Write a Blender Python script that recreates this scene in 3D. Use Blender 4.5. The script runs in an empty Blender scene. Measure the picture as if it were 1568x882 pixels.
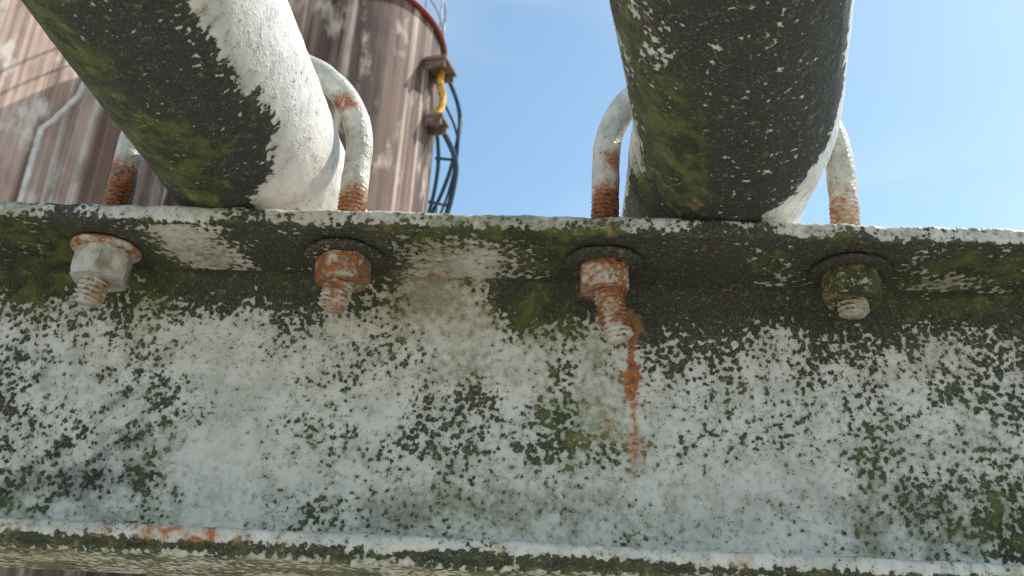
import bpy, bmesh, math, random
import numpy as np
from mathutils import Matrix, Vector, noise
random.seed(4)
rad=math.radians
sc=bpy.context.scene
sc.view_settings.view_transform='Standard'; sc.view_settings.look='None'; sc.view_settings.exposure=0

# ---------------------------------------------------------------- camera
cam=bpy.data.objects.new("Camera",bpy.data.cameras.new("Camera")); sc.collection.objects.link(cam); sc.camera=cam
cam.data.lens=34.4; cam.data.clip_start=0.01; cam.data.clip_end=5000
M=Matrix.Translation((0,-0.29,1.6))@Matrix.Rotation(rad(3.8),4,'Z')@Matrix.Rotation(rad(113.5),4,'X')@Matrix.Rotation(rad(3.3),4,'Z')
cam.matrix_world=M
cam.data.dof.use_dof=True; cam.data.dof.focus_distance=0.34; cam.data.dof.aperture_fstop=40
f=34.4/36*1568
def ray(px,py): return M.to_3x3()@Vector((px-784,-(py-441),-f))
def survey(px,py,ax,val):      # real-world position of a measured photo point on a known plane
    d=ray(px,py); o=M.translation; return o+d*((val-o[ax])/d[ax])

# ---------------------------------------------------------------- node helper
class NT:
    def __init__(s,mat): 
        s.t=mat.node_tree; s.t.nodes.clear()
    def n(s,typ,**kw):
        nd=s.t.nodes.new(typ)
        for k,v in kw.items(): setattr(nd,k,v)
        return nd
    def l(s,a,b): s.t.links.new(a,b)
    def put(s,inp,v):
        if isinstance(v,bpy.types.NodeSocket): s.l(v,inp)
        else: inp.default_value=v
    def math(s,op,a,b=0.0,c=None,clamp=False):
        nd=s.n('ShaderNodeMath',operation=op,use_clamp=clamp); s.put(nd.inputs[0],a); s.put(nd.inputs[1],b)
        if c is not None: s.put(nd.inputs[2],c)
        return nd.outputs[0]
    def noise(s,vec,scale,detail=4,rough=.6,dist=0.0):
        nd=s.n('ShaderNodeTexNoise'); s.l(vec,nd.inputs['Vector']); nd.inputs['Scale'].default_value=scale
        nd.inputs['Detail'].default_value=detail; nd.inputs['Roughness'].default_value=rough; nd.inputs['Distortion'].default_value=dist
        return nd.outputs['Fac']
    def vor(s,vec,scale,rnd=1.0):
        nd=s.n('ShaderNodeTexVoronoi'); s.l(vec,nd.inputs['Vector']); nd.inputs['Scale'].default_value=scale; nd.inputs['Randomness'].default_value=rnd
        return nd.outputs['Distance']
    def mr(s,v,a,b,c=0.0,d=1.0,smooth=True):
        nd=s.n('ShaderNodeMapRange'); nd.interpolation_type='SMOOTHSTEP' if smooth else 'LINEAR'
        s.put(nd.inputs[0],v)
        for i,x in enumerate((a,b,c,d)): s.put(nd.inputs[i+1],x)
        return nd.outputs[0]
    def mix(s,fac,a,b,mode='MIX'):
        nd=s.n('ShaderNodeMix',data_type='RGBA',blend_type=mode); s.put(nd.inputs[0],fac)
        for i,x in ((6,a),(7,b)):
            if isinstance(x,tuple): x=(*x,1.0) if len(x)==3 else x
            s.put(nd.inputs[i],x)
        return nd.outputs[2]
    def map(s,vec,scale):
        nd=s.n('ShaderNodeMapping'); s.l(vec,nd.inputs['Vector']); nd.inputs['Scale'].default_value=scale; return nd.outputs[0]
    def finish(s,col,rough=.7,height=None,bstr=.4,bdist=.0006,spec=.35,metal=0.0):
        b=s.n('ShaderNodeBsdfPrincipled'); s.put(b.inputs['Base Color'],col if not isinstance(col,tuple) else (*col,1)); s.put(b.inputs['Roughness'],rough)
        b.inputs['Specular IOR Level'].default_value=spec; b.inputs['Metallic'].default_value=metal
        if height is not None:
            bp=s.n('ShaderNodeBump'); s.put(bp.inputs['Height'],height); bp.inputs['Strength'].default_value=bstr; bp.inputs['Distance'].default_value=bdist
            s.l(bp.outputs[0],b.inputs['Normal'])
        o=s.n('ShaderNodeOutputMaterial'); s.l(b.outputs[0],o.inputs[0])
def newmat(name):
    m=bpy.data.materials.new(name); m.use_nodes=True; return m,NT(m)

def weathered(name,paint=(.77,.715,.625),paint2=(.60,.555,.47),s1=370,sv=500,s2=1300,mould_dark=(.014,.015,.010),mould_light=(.080,.078,.046),kn=1.6,kv=.70,k4=.85,flecks=.5,bs=.4):
    m,t=newmat(name)
    tc=t.n('ShaderNodeTexCoord').outputs['Object']
    at=t.n('ShaderNodeAttribute',attribute_name='wear'); sep=t.n('ShaderNodeSeparateColor'); t.l(at.outputs['Color'],sep.inputs[0])
    mo,gr,ru=sep.outputs[0],sep.outputs[1],sep.outputs[2]; tone=at.outputs['Alpha']
    n1=t.noise(tc,s1,2,.55); n2=t.noise(tc,s2,2,.6); n4=t.noise(tc,105,3,.62); v=t.vor(tc,sv); v2=t.vor(tc,1000)
    fld=t.math('ADD',t.math('MULTIPLY',t.math('SUBTRACT',n1,.5),kn),t.math('MULTIPLY',t.math('SUBTRACT',n2,.5),.45))
    fld=t.math('ADD',fld,t.math('MULTIPLY',t.math('SUBTRACT',.47,v),kv))
    fld=t.math('ADD',fld,t.math('MULTIPLY',t.math('SUBTRACT',n4,.5),k4))
    fld=t.math('ADD',fld,t.math('SUBTRACT',mo,.5))
    mask=t.mr(fld,-.01,.09)
    soft=t.mr(fld,-.32,.05)
    dots=t.math('MULTIPLY',t.mr(v2,.28,.18),t.mr(t.math('ADD',fld,t.math('MULTIPLY',n4,.6)),-.14,.04))
    mask=t.math('MAXIMUM',mask,t.math('MULTIPLY',dots,.9))
    # paint
    col=t.mix(t.mr(n4,.36,.64),paint,paint2)
    col=t.mix(t.math('MULTIPLY',t.mr(n1,.52,.74),.28),col,(.50,.45,.30))
    col=t.mix(t.math('MULTIPLY',soft,.40),col,(.34,.33,.21))
    tf=t.math('MULTIPLY',t.mr(t.math('ADD',tone,t.math('MULTIPLY',t.math('SUBTRACT',n4,.5),1.2)),.25,.85),.75)
    col=t.mix(tf,col,(.20,.18,.155))
    # green film
    gf=t.mr(t.math('ADD',gr,t.math('MULTIPLY',t.math('SUBTRACT',n1,.5),1.0)),.22,.85)
    gcol=t.mix(t.mr(n2,.4,.65),(.13,.13,.035),(.33,.32,.15))
    col=t.mix(t.math('MULTIPLY',gf,.72),col,gcol)
    # mould / lichen, plus the shade painted around and on the nuts
    mcol=t.mix(t.mr(n2,.38,.70),mould_dark,mould_light)
    mcol=t.mix(t.math('MULTIPLY',gf,.85),mcol,t.mix(t.mr(n4,.38,.62),(.026,.034,.010),(.135,.155,.032)))
    pale=t.mr(t.math('ADD',t.math('MULTIPLY',n2,.8),t.math('MULTIPLY',n1,.6)),.79,.90)
    mcol=t.mix(t.math('MULTIPLY',pale,flecks),mcol,(.28,.29,.22))
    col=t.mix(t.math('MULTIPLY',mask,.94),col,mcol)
    # rust
    rf=t.math('ADD',ru,t.math('ADD',t.math('MULTIPLY',t.math('SUBTRACT',n4,.5),1.2),t.math('MULTIPLY',t.math('SUBTRACT',n1,.5),1.0)))
    rcol=t.mix(t.mr(n1,.36,.64),(.085,.026,.014),(.48,.125,.033)); rcol=t.mix(t.mr(n2,.5,.7),rcol,(.56,.27,.11))
    col=t.mix(t.math('MULTIPLY',t.mr(rf,.20,.6),.50),col,(.56,.29,.14))
    col=t.mix(t.math('MULTIPLY',t.mr(rf,.48,.74),.90),col,rcol)
    h=t.math('ADD',t.math('MULTIPLY',n2,.9),t.mr(n1,.46,.6,0,.6))
    t.finish(col,t.mr(mask,0,1,.40,.85),h,bs,.0006,spec=.42)
    return m
M_beam=weathered("weathered_white_paint")
M_pipe=weathered("weathered_pipe_paint",paint=(.82,.785,.72),paint2=(.70,.67,.61),s1=330,sv=520,s2=1500,mould_dark=(.007,.008,.006),mould_light=(.046,.050,.034),flecks=.5,kv=.6,k4=.8)
M_bolt=weathered("rusty_painted_steel",paint=(.70,.65,.55),paint2=(.50,.46,.38),s1=520,sv=900,kv=.4,k4=.5,bs=.5)

# ---------------------------------------------------------------- mesh helpers
def setattr_wear(me,arr):
    a=me.color_attributes.new('wear','FLOAT_COLOR','POINT'); a.data.foreach_set('color',np.clip(np.asarray(arr,dtype=np.float32),0,1.5).ravel())
def mkobj(name,verts,faces,mat,parent=None,smooth=True,wear=None):
    me=bpy.data.meshes.new(name); me.from_pydata([tuple(v) for v in verts],[],faces); me.update()
    if smooth: me.polygons.foreach_set('use_smooth',[True]*len(me.polygons))
    if mat: me.materials.append(mat)
    if wear is not None: setattr_wear(me,wear)
    o=bpy.data.objects.new(name,me); sc.collection.objects.link(o)
    if parent: o.parent=parent
    return o
def empty(name):
    o=bpy.data.objects.new(name,None); sc.collection.objects.link(o); return o
def sweep(path,rfn,nseg,ref,caps=True):
    path=[Vector(p) for p in path]; V=[];F=[];P=[]; s=0
    n=len(path)
    for i,p in enumerate(path):
        if i: s+=(path[i]-path[i-1]).length
        t=(path[min(i+1,n-1)]-path[max(i-1,0)]).normalized()
        n1=(ref-t*ref.dot(t)).normalized(); n2=t.cross(n1)
        for j in range(nseg):
            a=2*math.pi*j/nseg
            r=rfn(s,a,p); V.append(p+(n1*math.cos(a)+n2*math.sin(a))*r); P.append((s,a))
    for i in range(n-1):
        for j in range(nseg):
            k=(j+1)%nseg; F.append((i*nseg+j,i*nseg+k,(i+1)*nseg+k,(i+1)*nseg+j))
    if caps:
        F.append(tuple(range(nseg))[::-1]); F.append(tuple((n-1)*nseg+j for j in range(nseg)))
    return V,F,P
def sm(x,a,b):
    t=min(1,max(0,(x-a)/(b-a))); return t*t*(3-2*t)
def lerp_pts(pts,step):
    out=[Vector(pts[0])]
    for a,b in zip(pts[:-1],pts[1:]):
        a=Vector(a);b=Vector(b); k=max(1,int((b-a).length/step))
        for i in range(1,k+1): out.append(a.lerp(b,i/k))
    return out

# ---------------------------------------------------------------- channel beam
ZU=1.7472            # underside of top flange at the tip
BH=.1008; BBT=.0085
legs={ 'A':(survey(185,290,1,.02).x,survey(541,300,1,.02).x), 'B':(survey(927,300,1,.02).x,survey(1292,315,1,.02).x)}
def build_beam():
    H=BH; W=0.041; tf=.0066; BT=BBT
    def arc(cy,cz,r,a0,a1,n): return [(cy+r*math.cos(rad(a0+(a1-a0)*i/n)),cz+r*math.sin(rad(a0+(a1-a0)*i/n))) for i in range(n+1)]
    P=[]
    def add(pts,reg,step=None):
        for q in pts: P.append((q[0],q[1],reg))
    def line(a,b,step,reg):
        L=math.hypot(b[0]-a[0],b[1]-a[1]); k=max(1,int(L/step))
        for i in range(1,k): P.append((a[0]+(b[0]-a[0])*i/k,a[1]+(b[1]-a[1])*i/k,reg))
    add([(W+.006,tf)],'back'); line((W+.006,tf),(.002,tf),.003,'top')
    add(arc(.0022,tf-.0022,.0022,90,180,4),'lip'); line((0,tf-.0022),(0,.0014),.0008,'lip')
    add(arc(.0014,.0014,.0014,180,270,3),'lip')
    line((.0014,0),(W-.006,-.0022),.0012,'under')
    add(arc(W-.006,-.0082,.006,90,0,6),'fil')
    line((W,-.0082),(W,-H+.0085),.0012,'web')
    add(arc(W-.006,-H+.0082,.006,0,-90,6),'bfil')
    line((W-.006,-H+.0022),(.002,-H),.0015,'btop')
    add(arc(.002,-H-.002,.002,90,180,4),'blip')
    line((0,-H-.002),(0,-H-.0052),.0008,'blip')
    add([(.0004,-H-.0056),(.0016,-H-.0060),(.0017,-H-.0064)],'blow')
    line((.0017,-H-.0064),(.0010,-H-BT+.0008),.0007,'blow')
    add([(.0018,-H-BT)],'blow')
    line((.0018,-H-BT),(W+.006,-H-BT-.001),.0015,'bund')
    add([(W+.006,-H-BT-.001)],'back')
    xs=list(np.arange(-.26,.215,.0012)); xs=[-1.5,-1.2,-.9,-.6,-.45,-.35,-.3]+xs+[.23,.26,.3,.4,.6,.9,1.2,1.5]
    nP=len(P); V=[];reg=[]
    for x in xs:
        for (y,z,r) in P:
            p=Vector((x,y,z+ZU))
            if r in('lip','blip','blow','top','btop'):
                a=noise.noise(p*90)*.0007+noise.noise(p*320)*.0005+noise.noise(p*25)*.0005
                if r=='blow': a*=1.8
                q=Vector((0,-1,0.5 if r=='lip' else (-.9 if r=='blow' else .2)))
                p+=q*a
            elif r in('under','web','fil','bfil','bund'):
                p+=Vector((0,-.5 if r=='web' else 0,-.4 if r!='web' else 0))*(noise.noise(p*60)*.0006+noise.noise(p*200)*.0002)
            V.append(p); reg.append(r)
    F=[]
    for i in range(len(xs)-1):
        for j in range(nP):
            k=(j+1)%nP; F.append((i*nP+j,(i+1)*nP+j,(i+1)*nP+k,i*nP+k))
    F.append(tuple(range(nP))); F.append(tuple((len(xs)-1)*nP+j for j in range(nP))[::-1])
    A=np.array([tuple(v) for v in V])*1000; X,Y,Z=A[:,0],A[:,1],A[:,2]; reg=np.array(reg)
    N1=np.array([noise.fractal(Vector(v)*22,1,2,4) for v in V]); N2=np.array([noise.fractal(Vector(v)*60+Vector((5,3,1)),1,2,3) for v in V])
    N3=np.array([noise.fractal(Vector((v[0]*45,v[1]*20,v[2]*12))+Vector((9,3,1)),1,2,3) for v in V])
    N5=np.array([noise.fractal(Vector(((v[0]*.77+v[2]*.64)*40,v[1]*20,(v[2]*.77-v[0]*.64)*260))+Vector((2,3,7)),1,2,3) for v in V])
    mo=np.full(len(V),.5);gr=np.full(len(V),.1);ru=np.full(len(V),.0);to=np.full(len(V),.05)
    def wp(px,py): return (-22.1+.0125*(py-430)+(.2425-.0000514*(py-430))*(px-784), 1747.1+.0081*(px-784)-.243*(py-430))
    def gb(px,py,rx,ry,rot=0):
        cx,cz=wp(px,py); dx=(X-cx)/(rx*.235); dz=(Z-cz)/(ry*.243)
        c,s_=math.cos(rad(rot)),math.sin(rad(rot)); u=dx*c+dz*s_; v=-dx*s_+dz*c
        return np.exp(-(u*u+v*v))
    def blob(arr,msk,px,py,rx,ry,amt,rot=0):
        arr[msk]+=amt*gb(px,py,rx,ry,rot)[msk]
    web=np.isin(reg,['web','fil','bfil'])
    zz=(Z-1647)/98.
    mo[web]=.29+.26*N1[web]+.26*N2[web]
    band=np.clip((Z-(1730+6*N1+5*N3))/14.,-1,1)
    mo[web]+=np.where(band[web]>0,.70*band[web],0)+.20*np.clip(band[web]+1,0,1)
    gr[web]=.20+.28*np.clip(N3[web],0,1)+.22*np.clip(zz[web]-.80,0,1)/.2+.16*np.clip(.4-zz[web],0,1)/.4
    to[web]=.10+.25*np.clip(N1[web],0,1)+.20*np.clip(.4-zz[web],0,1)/.4
    B=[(675,455,80,66,-.95),(640,420,60,25,-.3),(800,470,36,60,.40),(870,470,60,40,.3),(960,470,45,60,.5),(1060,470,90,45,.35),(1260,490,70,45,.3),
       (80,560,110,40,.16),(60,600,90,60,.16),(60,700,60,60,.14),(240,650,26,90,.22),(490,655,60,40,.26),(430,560,50,30,.14),(720,620,60,28,.34),(660,700,60,26,.20),
       (860,600,34,80,.30,25),(840,690,110,26,.24),(1070,570,60,60,.20),(1250,560,80,70,.16),(1390,600,90,60,.18),(1520,520,80,60,.18),(1550,810,60,60,.60),(1500,690,80,60,.08),
       (330,530,70,40,-.14),(560,740,120,60,-.18),(350,740,90,60,-.18),(330,600,50,60,-.14),(600,600,60,40,-.1),(905,600,18,60,-.34),(800,590,30,40,-.12),(1130,700,80,50,.03),(1300,620,60,30,-.12),
       (720,530,40,40,-.3),(1180,790,200,40,-.08),(900,720,60,50,-.08)]
    for b in B: blob(mo,web,*b)
    for b in [(40,450,90,40,.4),(200,440,60,40,.25),(650,460,60,40,.45),(690,575,40,30,.35),(820,500,50,50,.45),(1400,690,140,60,.20),(720,770,90,40,.28),(480,660,60,50,.2),(240,690,50,90,.25),(1430,440,90,30,.40),(1480,790,100,50,.35),(1400,560,60,50,.2),(860,640,50,60,.25),(560,520,200,60,.10),(900,700,200,80,.14),(1060,450,140,40,-.4)]: blob(gr,web,*b)
    for b in [(190,650,75,90,.32),(110,740,130,50,.34),(40,570,80,60,.22),(660,770,90,40,.25),(860,760,90,40,.25),(1400,770,160,60,.25),(650,650,60,70,.12)]: blob(to,web,*b)
    zone=(gb(190,660,80,90)+gb(90,740,130,60)+.7*gb(60,600,90,60))
    mo[web]+=(.40*N5*np.clip(zone,0,1))[web]; to[web]+=(.45*N5*np.clip(zone,0,1))[web]
    for b in [(962,560,7,50,.62),(967,610,8,70,.48),(970,680,12,40,.3),(962,540,22,60,.20),(930,690,60,90,.18),(925,640,30,60,.18),(690,555,16,10,.3),(620,408,60,10,.46),(740,400,16,10,.35),(975,585,14,18,.30),(610,770,10,8,.4),(690,760,14,10,.3),(960,500,30,30,.25)]: blob(ru,web,*b)
    un=reg=='under'
    def fx(px): return -21+.2235*(px-784)
    def ub(arr,msk,px,rx,y0,ry,amt):
        arr[msk]+=(amt*np.exp(-((X-fx(px))/(rx*.223))**2-((Y-y0)/ry)**2))[msk]
    mo[un]=.86+.40*N1[un]+.22*N2[un]; gr[un]=.28+.6*np.clip(N1[un]+.1,0,1)
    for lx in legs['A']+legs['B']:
        r_=np.hypot(X-lx*1000,Y-20); mo[un]+=(.6*np.exp(-(r_/17)**2))[un]; gr[un]-=(.3*np.exp(-(r_/17)**2))[un]  # painted shade: dark ring round each nut, put into the mould channel
    for px_,y_,rx_,ry_,am in [(285,22,75,14,-1.0),(230,10,60,8,-.4),(690,26,80,16,-.85),(30,10,50,10,-.3),(1480,30,80,10,-.2),(1060,20,120,30,.5),(930,25,70,30,.4),(390,20,40,30,.4),(1150,14,60,9,-.2),(760,10,60,8,-.25)]: ub(mo,un,px_,rx_,y_,ry_,am)
    for px_,y_,rx_,ry_,am in [(30,30,60,16,.5),(110,12,40,12,.3),(640,10,60,14,.4),(840,18,60,20,.5),(1180,20,50,12,.3),(1440,25,110,16,.4),(1030,20,90,30,-.4),(390,20,40,30,-.3)]: ub(gr,un,px_,rx_,y_,ry_,am)
    for px_,y_,rx_,ry_,am in [(640,36,60,8,.5),(150,12,30,12,.3),(520,20,30,12,.3),(290,22,60,12,.12)]: ub(ru,un,px_,rx_,y_,ry_,am)
    lp=reg=='lip'; tp_=reg=='top'
    hz=np.clip((Z-1747.2)/6.6,0,1)
    mo[lp]=.36-.32*hz[lp]+.45*N2[lp]+.3*N1[lp]+.50*np.clip(.20-hz[lp],0,1)/.20; gr[lp]=.36+.5*np.clip(N1[lp],-.3,1); mo[tp_]=.3; gr[tp_]=.25
    for px_,rx_,am in [(110,55,.5),(390,55,.6),(1080,95,.95),(730,110,.15),(900,50,.25),(1400,80,.15)]: ub(mo,lp,px_,rx_,3,9,am)
    for px_,rx_,am in [(740,110,.2),(930,50,.3),(430,20,.3)]: ub(gr,lp,px_,rx_,3,9,am)
    for px_,rx_,am in [(250,20,.25),(600,60,.15),(930,10,.35)]: ub(ru,lp,px_,rx_,3,9,am)
    bl=np.isin(reg,['blip','btop']); lo=reg=='blow'; bu=reg=='bund'
    hb=np.clip((1747.2-BH*1000-Z)/5.2,0,1)
    mo[bl]=.16+.3*N2[bl]+np.clip((hb[bl]-.62)*2.6,0,.7); gr[bl]=.26+.3*N1[bl]; to[bl]=.20+.3*np.clip(N1[bl],0,1)
    for px_,rx_,am in [(330,70,.56),(415,45,.45),(130,34,.56),(1100,24,.45),(60,30,.35),(520,30,.3),(790,20,.3)]: ub(ru,bl,px_,rx_,3,9,am)
    hl=np.clip((Z-(1747.2-BH*1000-BBT*1000))/3.0,0,1)
    mo[lo]=.42+.75*hl[lo]+.4*N2[lo]; gr[lo]=.50
    mo[bu]=.64+.35*N2[bu]; gr[bu]=.75+.2*N1[bu]
    bk=reg=='back'; mo[bk]=.5
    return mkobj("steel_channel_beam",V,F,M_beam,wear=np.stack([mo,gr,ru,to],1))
beam_root=build_beam()

# ---------------------------------------------------------------- pipes
ZT=ZU+.0066
def build_pipe(xc,R,front_dir,marks,far_dir=Vector((0,1,0))):
    c=Vector((xc,.02,ZT+R))
    near=c+Vector((0,-.022,0))
    pts=[c+far_dir*2.2,c+far_dir*1.0,c+far_dir*.4,c+far_dir*.15,c+far_dir*.05]
    pts=pts[:-1]+lerp_pts([pts[-1],near],.0025)
    p=near.copy(); d=Vector((0,-1,0)); k=10
    for i in range(1,k+1):
        dd=d.lerp(front_dir,i/k).normalized(); p=p+dd*.0018; pts.append(p.copy())
    for i in range(150): p=p+front_dir*.0022; pts.append(p.copy())
    for i in range(8): p=p+front_dir*.15; pts.append(p.copy())
    def r(s,a,p_): 
        q=Vector((math.cos(a)*.04,math.sin(a)*.04,0))+p_
        return R+noise.noise(q*30)*.0006+noise.noise(q*140)*.00025
    V,F,P=sweep(pts,r,144,Vector((0,0,-1)))
    W=[]
    for v,(s,a) in zip(V,P):
        ang=math.degrees(a); ang=ang-360 if ang>180 else ang
        W.append(marks(v,ang,-(v.y)))
    return V,F,W
g=lambda x,c,w: math.exp(-((x-c)/w)**2)
def fr(v,k,o=0,d=4): return noise.fractal(Vector(v)*k+Vector((o,o*.7,0)),1,2,d)
dirsign=[1]
def marks1(v,a,s):
    a*=dirsign[0]
    n=fr(v,30); n2=fr(v,90,3)
    edge=49-34*sm(s,.02,-.012)+n*14+n2*6
    dark=sm(a,edge+7,edge-7)*sm(a,-100,-80)
    mo=.03+1.0*dark+.25*n*(1-dark)+.16*n2
    mo-=.30*g(a,42,9)*sm(s,.03,.06)*(.6+n)
    mo-=.25*g(a,-62,14)
    gr=.06+.95*g(a,-16+n*18,26)*dark*(.75+1.2*n)+.30*g(a,-50,25)
    gr+=.35*g(a,46,9)*sm(s,.0,.04)
    to=.16*dark+.06+.15*max(n,0)
    return (mo,gr,.0+.10*g(s,-.005,.01),to)
def marks2(v,a,s):
    a*=dirsign[0]
    n=fr(v,30,2); n2=fr(v,95,5); n3=fr(Vector((v[0]*80+v[1]*60,v[1]*25-v[0]*20,0)),1.6,4)
    edge=66-50*sm(s,.040,-.004)+n*10
    dark=sm(a,edge+7,edge-7)*sm(a,-92+n*20,-62+n*22)
    up=sm(s,.045,.075)
    mo=.20+.84*dark+.16*n2+.05*n
    mo-=.46*g(a,-38+n*14,12)*up
    mo-=.36*max(0,n3)*up*sm(a,50,30)*dark
    mo-=.16*g(a,18,22)*(.5+1.5*n2)
    gr=.12+.95*g(a,-28,16)*g(s,.035,.03)+.45*g(a,-60,20)+.25*max(n,0)
    ru=.35*g(a,-86,9)*g(s,.0,.012)+.1*g(s,0,.008)
    return (mo,gr,ru,.12+.1*n+.15*g(a,60,15))
x1=(legs['A'][0]+legs['A'][1])/2; x2=(legs['B'][0]+legs['B'][1])/2
d1=-ray(835,1035).normalized(); d2=-ray(1180,1300).normalized()
t=Vector((0,-1,0)); n1=Vector((0,0,-1)); n2=t.cross(n1); dirsign[0]=1 if n2.x>0 else -1
R1=.0328;R2=.0338
V,F,W=build_pipe(x1+.003,R1,d1,marks1); mkobj("steel_pipe",V,F,M_pipe,wear=W)
V,F,W=build_pipe(x2,R2,d2,marks2); mkobj("steel_pipe.001",V,F,M_pipe,wear=W)

# ---------------------------------------------------------------- U-bolts with nuts and washers
def hexnut(c,af,h,rot,tilt):
    bm=bmesh.new(); r=af/math.sqrt(3)
    bmesh.ops.create_cone(bm,cap_ends=True,segments=6,radius1=r,radius2=r,depth=h)
    bmesh.ops.subdivide_edges(bm,edges=bm.edges[:],cuts=7,use_grid_fill=True)
    bmesh.ops.triangulate(bm,faces=[f_ for f_ in bm.faces if len(f_.verts)>4])
    for v in bm.verts:           # turned chamfer: corners cut by a cone at both ends
        d=math.hypot(v.co.x,v.co.y); lim=af*.5*1.05+ (h*.5-abs(v.co.z))*2.2
        if d>lim: k=lim/d; v.co.x*=k; v.co.y*=k
        if d>r*.98: v.co.x*=.99; v.co.y*=.99
    Mx=Matrix.Translation(c)@tilt@Matrix.Rotation(rad(rot),4,'Z'); bmesh.ops.transform(bm,matrix=Mx,verts=bm.verts)
    for v in bm.verts: v.co+=Vector((noise.noise(v.co*260),noise.noise(v.co*260+Vector((7,0,0))),noise.noise(v.co*260+Vector((0,9,0)))))*.0003
    me=bpy.data.meshes.new("nut"); bm.to_mesh(me); bm.free(); return me
def washer(c,r,h,seed):
    N=56; V=[];F=[]
    prof=[(.0045,h/2),(r-.001,h/2),(r-.0002,h/4),(r,0),(r-.0003,-h/3),(r-.0012,-h/2),(r*.7,-h/2-.0002),(.0045,-h/2)]
    for j in range(N):
        a=2*math.pi*j/N; k=1+.045*noise.noise(Vector((math.cos(a)*2,math.sin(a)*2,seed)))+.05*noise.noise(Vector((math.cos(a)*7,math.sin(a)*7,seed)))
        for (rr,z) in prof: V.append(c+Vector((rr*math.cos(a)*k,rr*math.sin(a)*k,z)))
    n=len(prof)
    for j in range(N):
        for i in range(n):
            F.append((j*n+i,((j+1)%N)*n+i,((j+1)%N)*n+(i+1)%n,j*n+(i+1)%n))
    return V,F
def ubolt(name,xa,xb,R,zlowA,zlowB,nuts,leg_marks,y=.02):
    root=empty(name)
    cx=(xa+xb)/2; rr=(xb-xa)/2; zc=ZT+R*1.0; rb=.0050
    def down(x,zl,bx,by):
        out=[]; z=zc
        while z>zl:
            k=max(0,(ZU-z)/.04); out.append(Vector((x+bx*k*k*.04+bx*k*.02,y+by*k*.03,z))); z-=.00022
        return out
    L=down(xa,zlowA,*nuts[0]['bend']); Rr=down(xb,zlowB,*nuts[1]['bend'])
    arc=[Vector((cx-rr*math.cos(math.pi*i/70),y,zc+(rr)*math.sin(math.pi*i/70))) for i in range(1,70)]
    path=L[::-1]+arc+Rr
    def groove(a,p):
        aa=a if p.x<cx else -a
        w=(p.z/.00175+aa/(2*math.pi))%1.0; return 1-abs(w-.5)*2
    def r(s,a,p):
        q=rb+noise.noise(p*120)*.0003+noise.noise((p+Vector((math.cos(a),math.sin(a),0))*.006)*300)*.00022
        if p.z<ZT+.020:
            q-=(groove(a,p)**1.3*.0014-.0002)*sm(p.z,ZT+.020,ZT+.015)*(1+.5*noise.noise(p*200))
            for zl,xx in((zlowA,xa),(zlowB,xb)):
                if abs(p.x-xx)<.02: q*=.74+.26*sm(p.z,zl,zl+.0014)
        return q
    V,F,P=sweep(path,r,36,Vector((0,-1,0)))
    W=[]
    for i,(v,(s,a)) in enumerate(zip(V,P)):
        m_,g_,r_,t_=leg_marks(v,cx); p=path[i//36]
        if p.z<ZT+.019: k=groove(a,p)**2; m_+=.50*k-.1; r_+=.16*(1-k)
        W.append((m_,g_,r_,t_))
    mkobj("threaded_u_bar",V,F,M_bolt,root,wear=W)
    for i,(x,nd) in enumerate(((xa,nuts[0]),(xb,nuts[1]))):
        tilt=Matrix.Rotation(rad(nd['tilt'][0]),4,'X')@Matrix.Rotation(rad(nd['tilt'][1]),4,'Y')
        wz=ZU-.0022
        V,F=washer(Vector((x,y,wz)),nd.get('wr',.0125),.0022,i*3.3+x*50)
        ww=[(nd['wm']+.25*fr(v,90,1),.1,nd['wru']+.2*fr(v,120,2),.1) for v in V]
        mkobj("washer",V,F,M_bolt,root,wear=ww)
        me=hexnut(Vector((x,y,wz-.0012-nd['h']/2)),nd['af'],nd['h'],nd['rot'],tilt)
        ww=[]
        for v in me.vertices:
            c=v.co; side=(c.x-x)/.009
            ww.append((nd['mo']+.40*side*nd.get('side_shade',1)+.3*fr(c,120,1)+.3*sm(c.z,wz-.004,wz),.05+nd.get('gr',0),nd['ru']-.15*side+.35*fr(c,140,4)+.3*sm(c.z,wz-.004,wz-.001),nd.get('to',.1)+.25*side))  # side term paints shade on one flank via mould, rust and tone
        me.materials.append(M_bolt); setattr_wear(me,ww)
        o=bpy.data.objects.new("hex_nut",me); sc.collection.objects.link(o); o.parent=root
    return root
def zat(px,py): return survey(px,py,1,.02).z
def lmA(v,cx):
    mo=.10; ru=.12+.2*fr(v,60); 
    if v.z>ZT: 
        ru+=.80*sm(v.z,ZT+.024,ZT+.006) if v.x>cx else .85*sm(v.z,ZT+.032,ZT+.018)
        mo+=.2*fr(v,100)
        if v.x>cx: ru+=.45*g(v.z,ZT+.052,.006)*sm(v.x,cx+.02,cx+.035)
    else: ru=.20 if v.x<cx else .40; mo=.12+.3*fr(v,120)+.5*sm(v.z,ZU-.014,ZU-.008); ru+=.3*fr(v,130)
    return (mo,.08,ru,.2)
def lmB(v,cx):
    mo=.12+.2*fr(v,100); ru=.10+.25*fr(v,60)
    if v.z>ZT:
        ru+=(.80 if v.x<cx else .42)*sm(v.z,ZT+.036,ZT+.012)
        if v.x<cx: ru+=.6*g(v.z,ZT+.032,.005)*(v.x>cx-.043)
    else: ru=.62+.3*fr(v,130) if v.x<cx else .15; mo=.15+.3*fr(v,120); 
    if v.z<ZT and v.x>cx: mo=.25+.4*fr(v,140)
    if v.z<zB+.004 and v.x<cx: ru-=.4
    return (mo,.08 if not(v.z<ZT and v.x>cx) else .45,ru,.2)
zB=zat(930,522)
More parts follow.
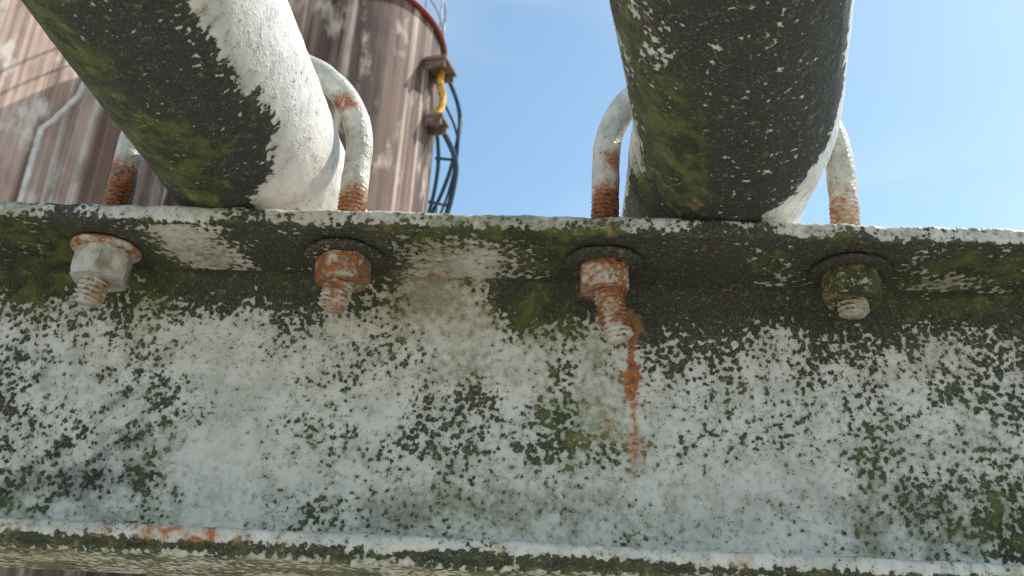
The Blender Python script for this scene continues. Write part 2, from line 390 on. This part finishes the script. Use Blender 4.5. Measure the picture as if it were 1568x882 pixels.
ubolt("u_bolt",legs['A'][0],legs['A'][1],R1,zat(145,466),zat(508,475),
  [dict(af=.0182,h=.0112,rot=18,tilt=(0,2),wm=.25,wru=.55,mo=-.04,ru=.02,to=.35,side_shade=.6,bend=(-.1,0),wr=.0122),
   dict(af=.0170,h=.0092,rot=40,tilt=(2,-2),wm=.9,wru=.2,mo=.34,ru=.58,bend=(-.1,0),wr=.0138)],lmA)
ubolt("u_bolt.001",legs['B'][0],legs['B'][1],R2,zB,zat(1293,484),
  [dict(af=.0160,h=.0092,rot=5,tilt=(0,-3),wm=1.1,wru=.1,mo=.42,ru=.66,bend=(.15,0),wr=.0138),
   dict(af=.0172,h=.0100,rot=25,tilt=(-2,3),wm=1.1,wru=.05,mo=.80,ru=.10,gr=.7,side_shade=.2,bend=(0,0),wr=.0135)],lmB)

# ---------------------------------------------------------------- posts that carry the beam
m_conc,t=newmat("concrete"); tc=t.n('ShaderNodeTexCoord').outputs['Object']
n=t.noise(tc,3,4,.65); n2=t.noise(tc,.25,3,.6)
c=t.mix(t.mr(n,.35,.65),(.42,.39,.34),(.32,.29,.25)); c=t.mix(t.math('MULTIPLY',t.mr(n2,.45,.65),.5),c,(.22,.20,.17))
t.finish(c,.9,n,.3,.01)
def boxmesh(bm,cx,cy,cz,sx,sy,sz,rotz=0):
    r=bmesh.ops.create_cube(bm,size=1); Mx=Matrix.Translation((cx,cy,cz))@Matrix.Rotation(rotz,4,'Z')@Matrix.Diagonal((sx,sy,sz,1)); bmesh.ops.transform(bm,matrix=Mx,verts=r['verts'])
for i,x in enumerate((-1.35,1.35)):
    bm=bmesh.new(); zt=ZU-BH-BBT-.0015
    boxmesh(bm,x,.022,(zt+.1)/2+.004,.008,.10,zt-.112)
    boxmesh(bm,x,-.032,(zt+.1)/2+.004,.10,.007,zt-.112); boxmesh(bm,x,.076,(zt+.1)/2+.004,.10,.007,zt-.112)
    boxmesh(bm,x,.022,zt-.005,.16,.16,.010); boxmesh(bm,x,.022,.107,.2,.2,.012); boxmesh(bm,x,.022,.05,.4,.4,.1)
    bmesh.ops.bevel(bm,geom=bm.edges[:],offset=.0015,segments=1)
    me=bpy.data.meshes.new("steel_post"); bm.to_mesh(me); bm.free(); me.materials.append(M_beam)
    setattr_wear(me,[(.4+.2*fr(v.co,6),.15,.15,.15) for v in me.vertices])
    o=bpy.data.objects.new("steel_post",me); sc.collection.objects.link(o)

# ---------------------------------------------------------------- storage tanks
def tank_mat(name,a1,a2,dark,dark2,light,kdark,klight,off=0):
    m,t=newmat(name)
    uv=t.n('ShaderNodeUVMap').outputs[0]
    mp=t.n('ShaderNodeMapping'); t.l(uv,mp.inputs[0]); mp.inputs['Location'].default_value=(off,off,0); uv=mp.outputs[0]
    A1=t.noise(t.map(uv,(2.1,.025,1)),1,2,.5); A2=t.noise(t.map(uv,(4.6,.07,1)),1,3,.6,.15); A3=t.noise(t.map(uv,(13,.2,1)),1,3,.6); A4=t.noise(t.map(uv,(.7,.3,1)),1,3,.6); A5=t.noise(t.map(uv,(1.8,.8,1)),1,5,.62)
    c=t.mix(t.mr(A4,.36,.62),a1,a2)
    c=t.mix(t.math('MULTIPLY',t.mr(A2,.48,.34),klight),c,light)
    c=t.mix(t.math('MULTIPLY',t.mr(A1,.47,.57),kdark),c,dark)
    c=t.mix(t.math('MULTIPLY',t.mr(A2,.50,.62),kdark),c,dark2)
    c=t.mix(t.math('MULTIPLY',t.mr(A3,.45,.75),.5),c,(.25,.12,.07))
    c=t.mix(t.math('MULTIPLY',t.mr(A5,.48,.70),.55),c,(.20,.115,.08))
    c=t.mix(t.math('MULTIPLY',t.mr(A5,.46,.32),klight*.8),c,light)
    t.finish(c,.7,A5,.15,.01); return m
m_tank=tank_mat("rust_streaked_tank_paint",(.27,.175,.13),(.16,.095,.07),(.055,.033,.026),(.028,.018,.016),(.72,.56,.44),.93,.80,3.1)
m_tank2=tank_mat("faded_tank_paint",(.74,.53,.42),(.50,.33,.26),(.24,.145,.11),(.14,.085,.07),(.90,.80,.68),.6,.95,0.7)
def simple(name,col,col2,sc_=8,rough=.6):
    m,t=newmat(name); tc=t.n('ShaderNodeTexCoord').outputs['Object']; n=t.noise(tc,sc_,4,.65)
    t.finish(t.mix(t.mr(n,.4,.65),col,col2),rough,n,.2,.004); return m
m_red=simple("red_oxide_paint",(.22,.022,.028),(.12,.035,.03)); m_rail=simple("galvanised_rail",(.45,.50,.55),(.30,.33,.36)); m_dark=simple("blue_grey_steel",(.03,.085,.14),(.05,.075,.10)); m_yel=simple("yellow_paint",(.80,.45,.04),(.50,.20,.04)); m_brn=simple("brown_bracket",(.26,.19,.15),(.14,.08,.06)); m_wht=simple("white_pipe_paint",(.78,.74,.66),(.60,.52,.44))
NS=160
def tank_shell(parent,tp,Rt,Ht,a0,mat):
    zs=[(Ht*k/8,0.0) for k in range(9)]
    V=[];F=[]
    for z,dr in zs:
        for j in range(NS+1):
            a=2*math.pi*j/NS; V.append(tp(a0+a,Rt+dr,z))
    for i in range(len(zs)-1):
        for j in range(NS): F.append((i*(NS+1)+j,(i+1)*(NS+1)+j,(i+1)*(NS+1)+j+1,i*(NS+1)+j+1))
    o=mkobj("shell",V,F,mat,parent); uvl=o.data.uv_layers.new(name="UVMap")
    half=NS//2
    for pi,pol in enumerate(o.data.polygons):
        j=pi%NS
        for li in pol.loop_indices:
            vi=o.data.loops[li].vertex_index; jj=vi%(NS+1); a=2*math.pi*jj/NS
            if j>=half: a-=2*math.pi
            uvl.data[li].uv=(a*Rt,zs[vi//(NS+1)][0])
    V=[tp(0,0,Ht+.4)];F=[]
    for j in range(NS): V.append(tp(2*math.pi*j/NS,Rt+.02,Ht))
    for j in range(NS): F.append((0,1+(j+1)%NS,1+j))
    mkobj("roof",V,F,m_brn,parent,smooth=False)
def tube(name,pts,r,mat,ns=8,ref=Vector((0,0,1)),parent=None):
    V,F,P=sweep(pts,lambda s,a,p:r,ns,ref); return mkobj(name,V,F,mat,parent)
def mk_tank(name,edge_px,T,ratio,Ht=None,mat=None):
    half=math.atan(ratio); R=T*ratio; e=ray(*edge_px); az=math.atan2(e.x,e.y)
    if Ht is None: Ht=1.6+T*e.z/math.hypot(e.x,e.y)
    ca=az-half; D=T/math.cos(half); C=Vector((D*math.sin(ca),-.29+D*math.cos(ca),0))
    def tp(a,r,z): return Vector((C.x+r*math.sin(a),C.y+r*math.cos(a),z))
    root=empty(name); tang=az+math.pi/2
    tank_shell(root,tp,R,Ht,tang,mat)
    ring=lambda r,z,n=140:[tp(2*math.pi*i/n,r,z) for i in range(n+1)]
    tube("rim_angle",ring(R+.04,Ht),.06,m_red,parent=root)
    for h in (.5,1.0): tube("roof_rail",ring(R-.02,Ht+h),.022,m_rail,parent=root)
    for j in range(20):
        a=2*math.pi*j/20+.1; tube("rail_post",[tp(a,R-.02,Ht),tp(a,R-.02,Ht+1.0)],.018,m_rail,6,Vector((1,0,0)),root)
    return root,tp,R,Ht,tang,T
tank,tp,Rt,Ht,tang,T=mk_tank("storage_tank",(677,92),16.0,.145,None,m_tank)
def zpix(px,py):
    d=ray(px,py); return 1.6+(T/math.hypot(d.x,d.y))*d.z
# spiral stair: bowed rails leave the rim landing, swing clear of the shell and wrap round the far side
ztan=zpix(705,190); off=.46; slope=1.05
def HB(rmax,dz,a0,a1=1.9,n=90,r0=.08):
    out=[]
    for i in range(n+1):
        b=a0+(a1-a0)*i/n
        out.append(tp(tang-b,Rt+r0+(rmax-r0)*sm(b,a0-.12,.02),ztan+dz-slope*b*Rt*(1.0 if b>0 else .72)))
    return out
tube("stair_handrail",HB(off,0,-.42),.042,m_dark,parent=tank); tube("stair_midrail",HB(off,-.5,-.34),.026,m_dark,parent=tank)
tube("stair_stringer",HB(off,-1.0,-.30),.055,m_dark,parent=tank); tube("stair_inner_stringer",HB(.12,-1.0,-.30),.038,m_dark,parent=tank)
for i in range(8):
    b=-.05+2.0*i/8; z=ztan-1.0-slope*b*Rt
    tube("stair_tread",[tp(tang-b,Rt+.05,z),tp(tang-b,Rt+off,z)],.032,m_dark,6,parent=tank)
    if i%2==0: tube("stair_post",[tp(tang-b,Rt+off,z),tp(tang-b,Rt+off,z+1.0)],.022,m_dark,6,Vector((1,0,0)),tank)
def dist_at(a,r):
    p=tp(a,r,0); return math.hypot(p.x,p.y+.29)
def zfor(px,py,a,r): d=ray(px,py); return 1.6+dist_at(a,r)/math.hypot(d.x,d.y)*d.z
def landing(a,px,py,depth,w,th,mat):
    z=zfor(px,py,a,Rt+depth/2)
    bm=bmesh.new(); p=tp(a,Rt+depth/2,z); boxmesh(bm,p.x,p.y,p.z,w,depth,th,-a)
    for s_ in(-.35,.35):
        q=tp(a+s_*w/Rt,Rt+depth/2,z-.10); boxmesh(bm,q.x,q.y,q.z,.05,depth*.9,.16,-a)
    me=bpy.data.meshes.new("landing"); bm.to_mesh(me); bm.free(); me.materials.append(mat); o=bpy.data.objects.new("landing",me); sc.collection.objects.link(o); o.parent=tank
landing(tang+.42,655,100,.42,.62,.06,m_brn); landing(tang+.36,664,185,.34,.45,.05,m_brn)
a=tang+.40
z1=zfor(665,108,a,Rt+.16); z2=zfor(665,182,a,Rt+.16)
tube("fill_pipe",[tp(a,Rt+.20,z1),tp(a,Rt+.20,z1-.30),tp(a-.04,Rt+.24,z1-.45),tp(a-.04,Rt+.24,z2+.3),tp(a,Rt+.20,z2+.12),tp(a,Rt+.20,z2-.1)],.07,m_yel,10,Vector((1,0,0)),tank)
e2=(330,250)
tank2,tp2,R2t,H2t,tang2,T2=mk_tank("storage_tank.001",e2,21.0,.30,17.5,m_tank2)
d=ray(66,180); azp=math.atan2(d.x,d.y)
best=min(((abs(math.atan2(tp2(tang2+q*.01,R2t+.15,0).x,tp2(tang2+q*.01,R2t+.15,0).y+.29)-azp),tang2+q*.01) for q in range(0,260)),key=lambda k:k[0])[1]
pp=tp2(best,R2t+.15,0); dd=math.hypot(pp.x,pp.y+.29); hz=math.hypot(d.x,d.y); zE=1.6+dd/hz*d.z
tube("vent_pipe",[tp2(best,R2t+.15,.3),tp2(best,R2t+.15,zE-.2),tp2(best-.02,R2t+.18,zE),tp2(best-.07,R2t+.15,zE+.7),tp2(best-.075,R2t+.15,zE+1.0)],.05,m_wht,10,Vector((1,0,0)),tank2)

# ---------------------------------------------------------------- ground
V=[(-600,-600,0),(600,-600,0),(600,600,0),(-600,600,0)]
mkobj("ground",V,[(0,1,2,3)],m_conc,smooth=False)

# ---------------------------------------------------------------- light
SE,SAZ=52,66
sd=Vector((math.sin(rad(SAZ))*math.cos(rad(SE)),math.cos(rad(SAZ))*math.cos(rad(SE)),math.sin(rad(SE))))
L=bpy.data.lights.new("sun",'SUN'); L.energy=5; L.angle=rad(.6); L.color=(1,.95,.87)
so=bpy.data.objects.new("sun",L); sc.collection.objects.link(so); so.rotation_euler=(-sd).to_track_quat('-Z','Y').to_euler()
w=bpy.data.worlds.new("World"); sc.world=w; w.use_nodes=True; nt=w.node_tree; nt.nodes.clear()
class WT(NT):
    def __init__(s,t_): s.t=t_
t=WT(nt)
sky=t.n('ShaderNodeTexSky',sky_type='NISHITA'); sky.sun_disc=False; sky.sun_elevation=rad(SE); sky.sun_rotation=rad(SAZ); sky.air_density=1.0; sky.dust_density=.8; sky.ozone_density=1
tc=t.n('ShaderNodeTexCoord').outputs['Generated']
n=t.noise(t.map(tc,(1,1,2.2)),1.9,4,.55,.3)
col=t.mix(1.0,sky.outputs[0],(1.38,1.54,1.42),'MULTIPLY')
cl=t.math('MULTIPLY',t.mr(n,.45,.70),.40)
col=t.mix(cl,col,(6.6,6.9,7.2))
bg=t.n('ShaderNodeBackground'); t.l(col,bg.inputs[0]); bg.inputs[1].default_value=.15
o=t.n('ShaderNodeOutputWorld'); t.l(bg.outputs[0],o.inputs[0])
